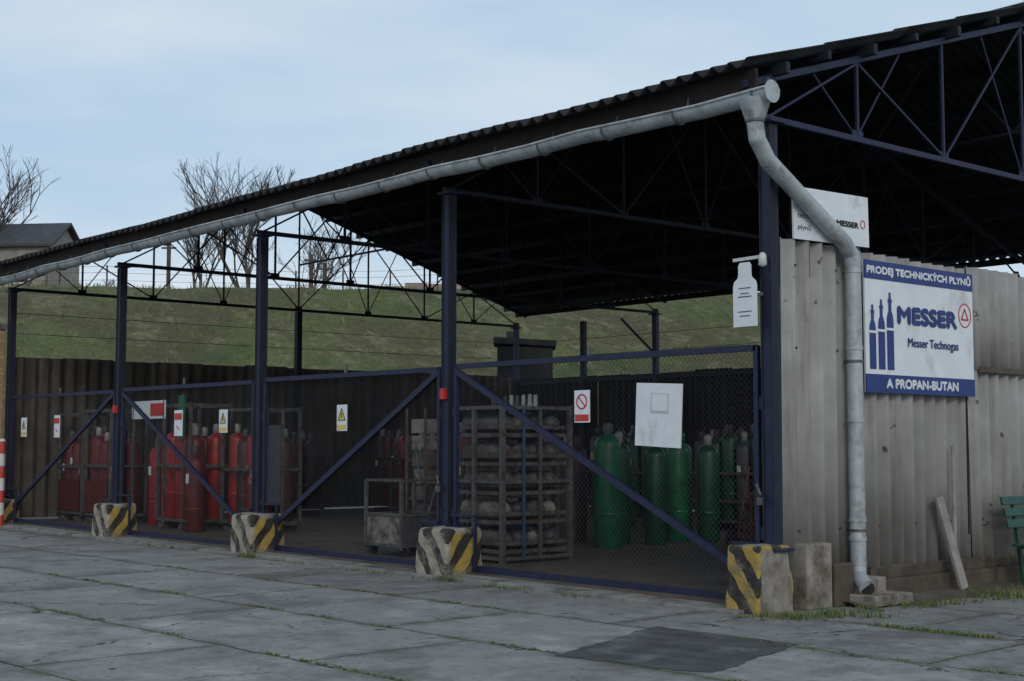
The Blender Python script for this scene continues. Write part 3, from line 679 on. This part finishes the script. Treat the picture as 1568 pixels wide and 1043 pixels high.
for i in range(7): g.tube((cx-.36+.12*i,cy+.1*(i%3),2.0),(cx-.36+.12*i,cy+.1*(i%3),2.16),.035,random.choice(['cap','gcyl','brown']),8,.025)
g.box((cx,cy,2.0),(w,d,.02),'rust')
g.build('cylinder_cage',origin=(cx,cy,0),bevel=.004)
g=MB(); bx,by=-7.85,2.0
for k in range(7): g.box((bx+random.uniform(-.03,.03),by+random.uniform(-.03,.03),.35+k*.24),(.34,.42,.2),random.choice(['sack','plank','sack','rust']),rz=random.uniform(-.1,.1))
g.box((bx,by,.14),(.5,.6,.14),'wood')
for sx in(-1,1): g.bar((bx+sx*.22,by-.25,.1),(bx+sx*.22,by-.25,2.05),.035,'rust')
g.build('box_stack',origin=(bx,by,0),bevel=.01)
g=MB(); cx,cy=-6.95,.95; w=.8
for sx in(-1,1):
    for sy in(-1,1): g.bar((cx+sx*w/2,cy+sy*w/2,.15),(cx+sx*w/2,cy+sy*w/2,1.05),.04,'grey_steel'); g.tube((cx+sx*.33-.02,cy+sy*.33,.13),(cx+sx*.33+.02,cy+sy*.33,.13),.07,'black',12)
for z in(.2,.6,1.05):
    for s in(-1,1): g.bar((cx-w/2,cy+s*w/2,z),(cx+w/2,cy+s*w/2,z),.03,'grey_steel'); g.bar((cx+s*w/2,cy-w/2,z),(cx+s*w/2,cy+w/2,z),.03,'grey_steel')
g.box((cx,cy-w/2+.01,.42),(w*.95,.012,.4),'sack'); g.box((cx+w/2-.01,cy,.42),(.012,w*.95,.4),'gcyl'); g.box((cx,cy,.2),(w*.95,w*.95,.02),'grey_steel')
g.tube((cx+.3,cy,1.0),(cx-.1,cy+.2,1.5),.02,'grey_steel'); g.tube((cx+.3,cy,.3),(cx+.45,cy+.3,1.4),.02,'grey_steel'); g.build('cage_trolley',origin=(cx,cy,0))
g=MB(); cx,cy=-4.6,5.2
for sx in(-1,1):
    g.tube((cx+sx*.22,cy,.2),(cx+sx*.22,cy+.25,1.2),.02,'redd'); g.tube((cx+sx*.27,cy-.05,.18),(cx+sx*.31,cy-.05,.18),.14,'black',16)
for z in(.35,.75,1.1): g.bar((cx-.22,cy+.25*(z-.2),z),(cx+.22,cy+.25*(z-.2),z),.03,'redd')
g.box((cx,cy-.12,.1),(.45,.3,.02),'redd'); g.build('hand_truck',origin=(cx,cy,0))
g=MB(); cx,cy=-3.7,5.0
g.box((cx,cy,.85),(1.1,.6,.05),'redd'); 
for sx in(-1,1):
    for sy in(-1,1): g.bar((cx+sx*.5,cy+sy*.25,.06),(cx+sx*.5,cy+sy*.25,.83),.05,'redd')
g.bar((cx-.5,cy-.25,.3),(cx+.5,cy-.25,.3),.04,'redd'); g.box((cx-.2,cy,.98),(.35,.3,.2),'gcyl'); g.box((cx+.3,cy,.93),(.2,.3,.12),'bluec'); g.build('work_table',origin=(cx,cy,0),bevel=.005)
g=MB(); g.tube((-17.72,-.5,0),(-17.72,-.5,1.6),.06,'st_r',14); g.lathe((-17.72,-.5,1.6),[(.06,0),(.05,.03),(0,.05)],'st_r',14); g.build('barrier_post',origin=(-17.72,-.5,0))
g=MB(); g.box((-21.9,-.62,1.9),(6,1.1,3.8),'brick'); g.box((-21.9,-.62,3.84),(6.1,1.2,.1),'kerb'); g.box((-20.6,-1.19,1.2),(.9,.06,2.1),'wood'); g.box((-22.6,-1.19,2.0),(1.2,.06,1.0),'glass'); g.box((-22.6,-1.23,1.46),(1.3,.14,.06),'kerb')
g.build('brick_building',origin=(-22.0,-.62,0))
g=MB(); a,b=3.42,5.15
for z,x in((.92,.3),(.8,.33),(.68,.36)): g.box((x,(a+b)/2,z),(.03,b-a,.09),'benchg',ry=-.2)
for x in(.45,.56,.67): g.box((x,(a+b)/2,.46),(.09,b-a,.03),'benchg')
for y in(a+.25,b-.25):
    g.bar((.4,y,.0),(.28,y,.95),.04,'benchg'); g.bar((.72,y,0),(.68,y,.44),.04,'benchg'); g.bar((.38,y,.43),(.72,y,.43),.04,'benchg'); g.bar((.4,y,.15),(.7,y,.4),.02,'benchg')
g.build('park_bench',origin=(.5,4.2,0),bevel=.006)

# ------------------------------------------------------------------ weeds in joints
g=MB()
def weeds(a,b,n,h=.07,sp=.05,th=-.15):
    a=Vector((*a,0));b=Vector((*b,0))
    for i in range(n):
        t=random.random(); p=a.lerp(b,t)
        if noise.noise(Vector((p.x*1.7,p.y*1.7,3)))<th: continue
        p=p+Vector((random.gauss(0,sp),random.gauss(0,sp),0))
        for k in range(3):
            an=random.uniform(0,6.28); dx=Vector((math.cos(an),math.sin(an),0))*.007; hh=random.uniform(.3,1)*h
            g.add([p-dx,p+dx,p+Vector((random.uniform(-.03,.03),random.uniform(-.03,.03),hh))],[(0,1,2)],'blade' if random.random()<.7 else 'bladed')
weeds((-6,-.58),(.5,-.6),350,.045,.04,.05); weeds((.5,.2),(.9,3),260,.08,.09); weeds((.6,2.5),(.75,7),700,.11,.12); weeds((-12,-.55),(-6,-.55),150,.05,.04,.1)
for nn in(-1,-2,-3):
    f=lambda x:(x,1.55*nn-.20+.035*x)
    weeds(f(-8),f(5.5),800,.022,.018,.08)
weeds((1.2,-.2),(5.5,-.05),600,.045,.03,-.1); weeds((2.0,1.2),(6,1.5),700,.05,.03,-.2); weeds((.2,-.45),(1.0,.4),150,.07)
for q in((-4.3,-.5),(-8.7,-.5),(.35,-.35),(.4,.1)): weeds(q,(q[0]+.3,q[1]),50,.09,.06,-1)
g.build('joint_weeds')
g=MB()
for i in range(420):
    x=random.uniform(-8,4); y=random.uniform(-7,-.5) if random.random()<.4 else random.uniform(-1.2,-.5)
    if x>.5: y=random.uniform(-2,1.0)
    p=Vector((x,y,.008)); an=random.uniform(0,6.28); s=random.uniform(.008,.024)
    d1=Vector((math.cos(an),math.sin(an),.1))*s; d2=Vector((-math.sin(an),math.cos(an),.1))*s*.6
    g.add([p-d1,p+d2,p+d1,p-d2],[(0,1,2,3)],random.choice(['wood','wood','plank']))
g.build('fallen_leaves')

# ------------------------------------------------------------------ world, sun, camera
w=bpy.data.worlds.new('World'); scene.world=w; w.use_nodes=True; nt=w.node_tree
bg=nt.nodes['Background']; sky=nt.nodes.new('ShaderNodeTexSky'); sky.sky_type='NISHITA'; sky.sun_disc=False
sky.sun_elevation=rad(28); sky.sun_rotation=rad(120); sky.air_density=1.2; sky.dust_density=2.0
bg.inputs[1].default_value=.1
tc=nt.nodes.new('ShaderNodeTexCoord'); mp=nt.nodes.new('ShaderNodeMapping'); mp.inputs['Scale'].default_value=(1.2,1.2,5.5); mp.inputs['Location'].default_value=(.3,.1,0)
nt.links.new(tc.outputs['Generated'],mp.inputs[0])
f=noise_(nt,mp.outputs[0],1.9,5,.5,.36,.66)
cl=mixc(nt,f,(4.7,6.4,8.3),(7.4,8.3,9.2))
col=mixc(nt,.82,sky.outputs[0],cl)
nt.links.new(col,bg.inputs[0])
sd=bpy.data.lights.new('sun','SUN'); sd.energy=.75; sd.angle=rad(15); sd.color=(1,.94,.86)
so=bpy.data.objects.new('sun',sd); scene.collection.objects.link(so)
el,az=rad(28),rad(120)
dv=Vector((math.sin(az)*math.cos(el),math.cos(az)*math.cos(el),math.sin(el)))
so.rotation_euler=dv.to_track_quat('Z','Y').to_euler(); so.location=dv*50
cd=bpy.data.cameras.new('camera'); cd.sensor_width=36; cd.lens=48.8; cd.clip_end=2000
co=bpy.data.objects.new('camera',cd); scene.collection.objects.link(co); co.location=(8.18,-10.18,1.5); co.rotation_euler=(rad(94.36),0,rad(49.4))
scene.camera=co
scene.view_settings.view_transform='Standard'; scene.view_settings.look='None'; scene.view_settings.exposure=0
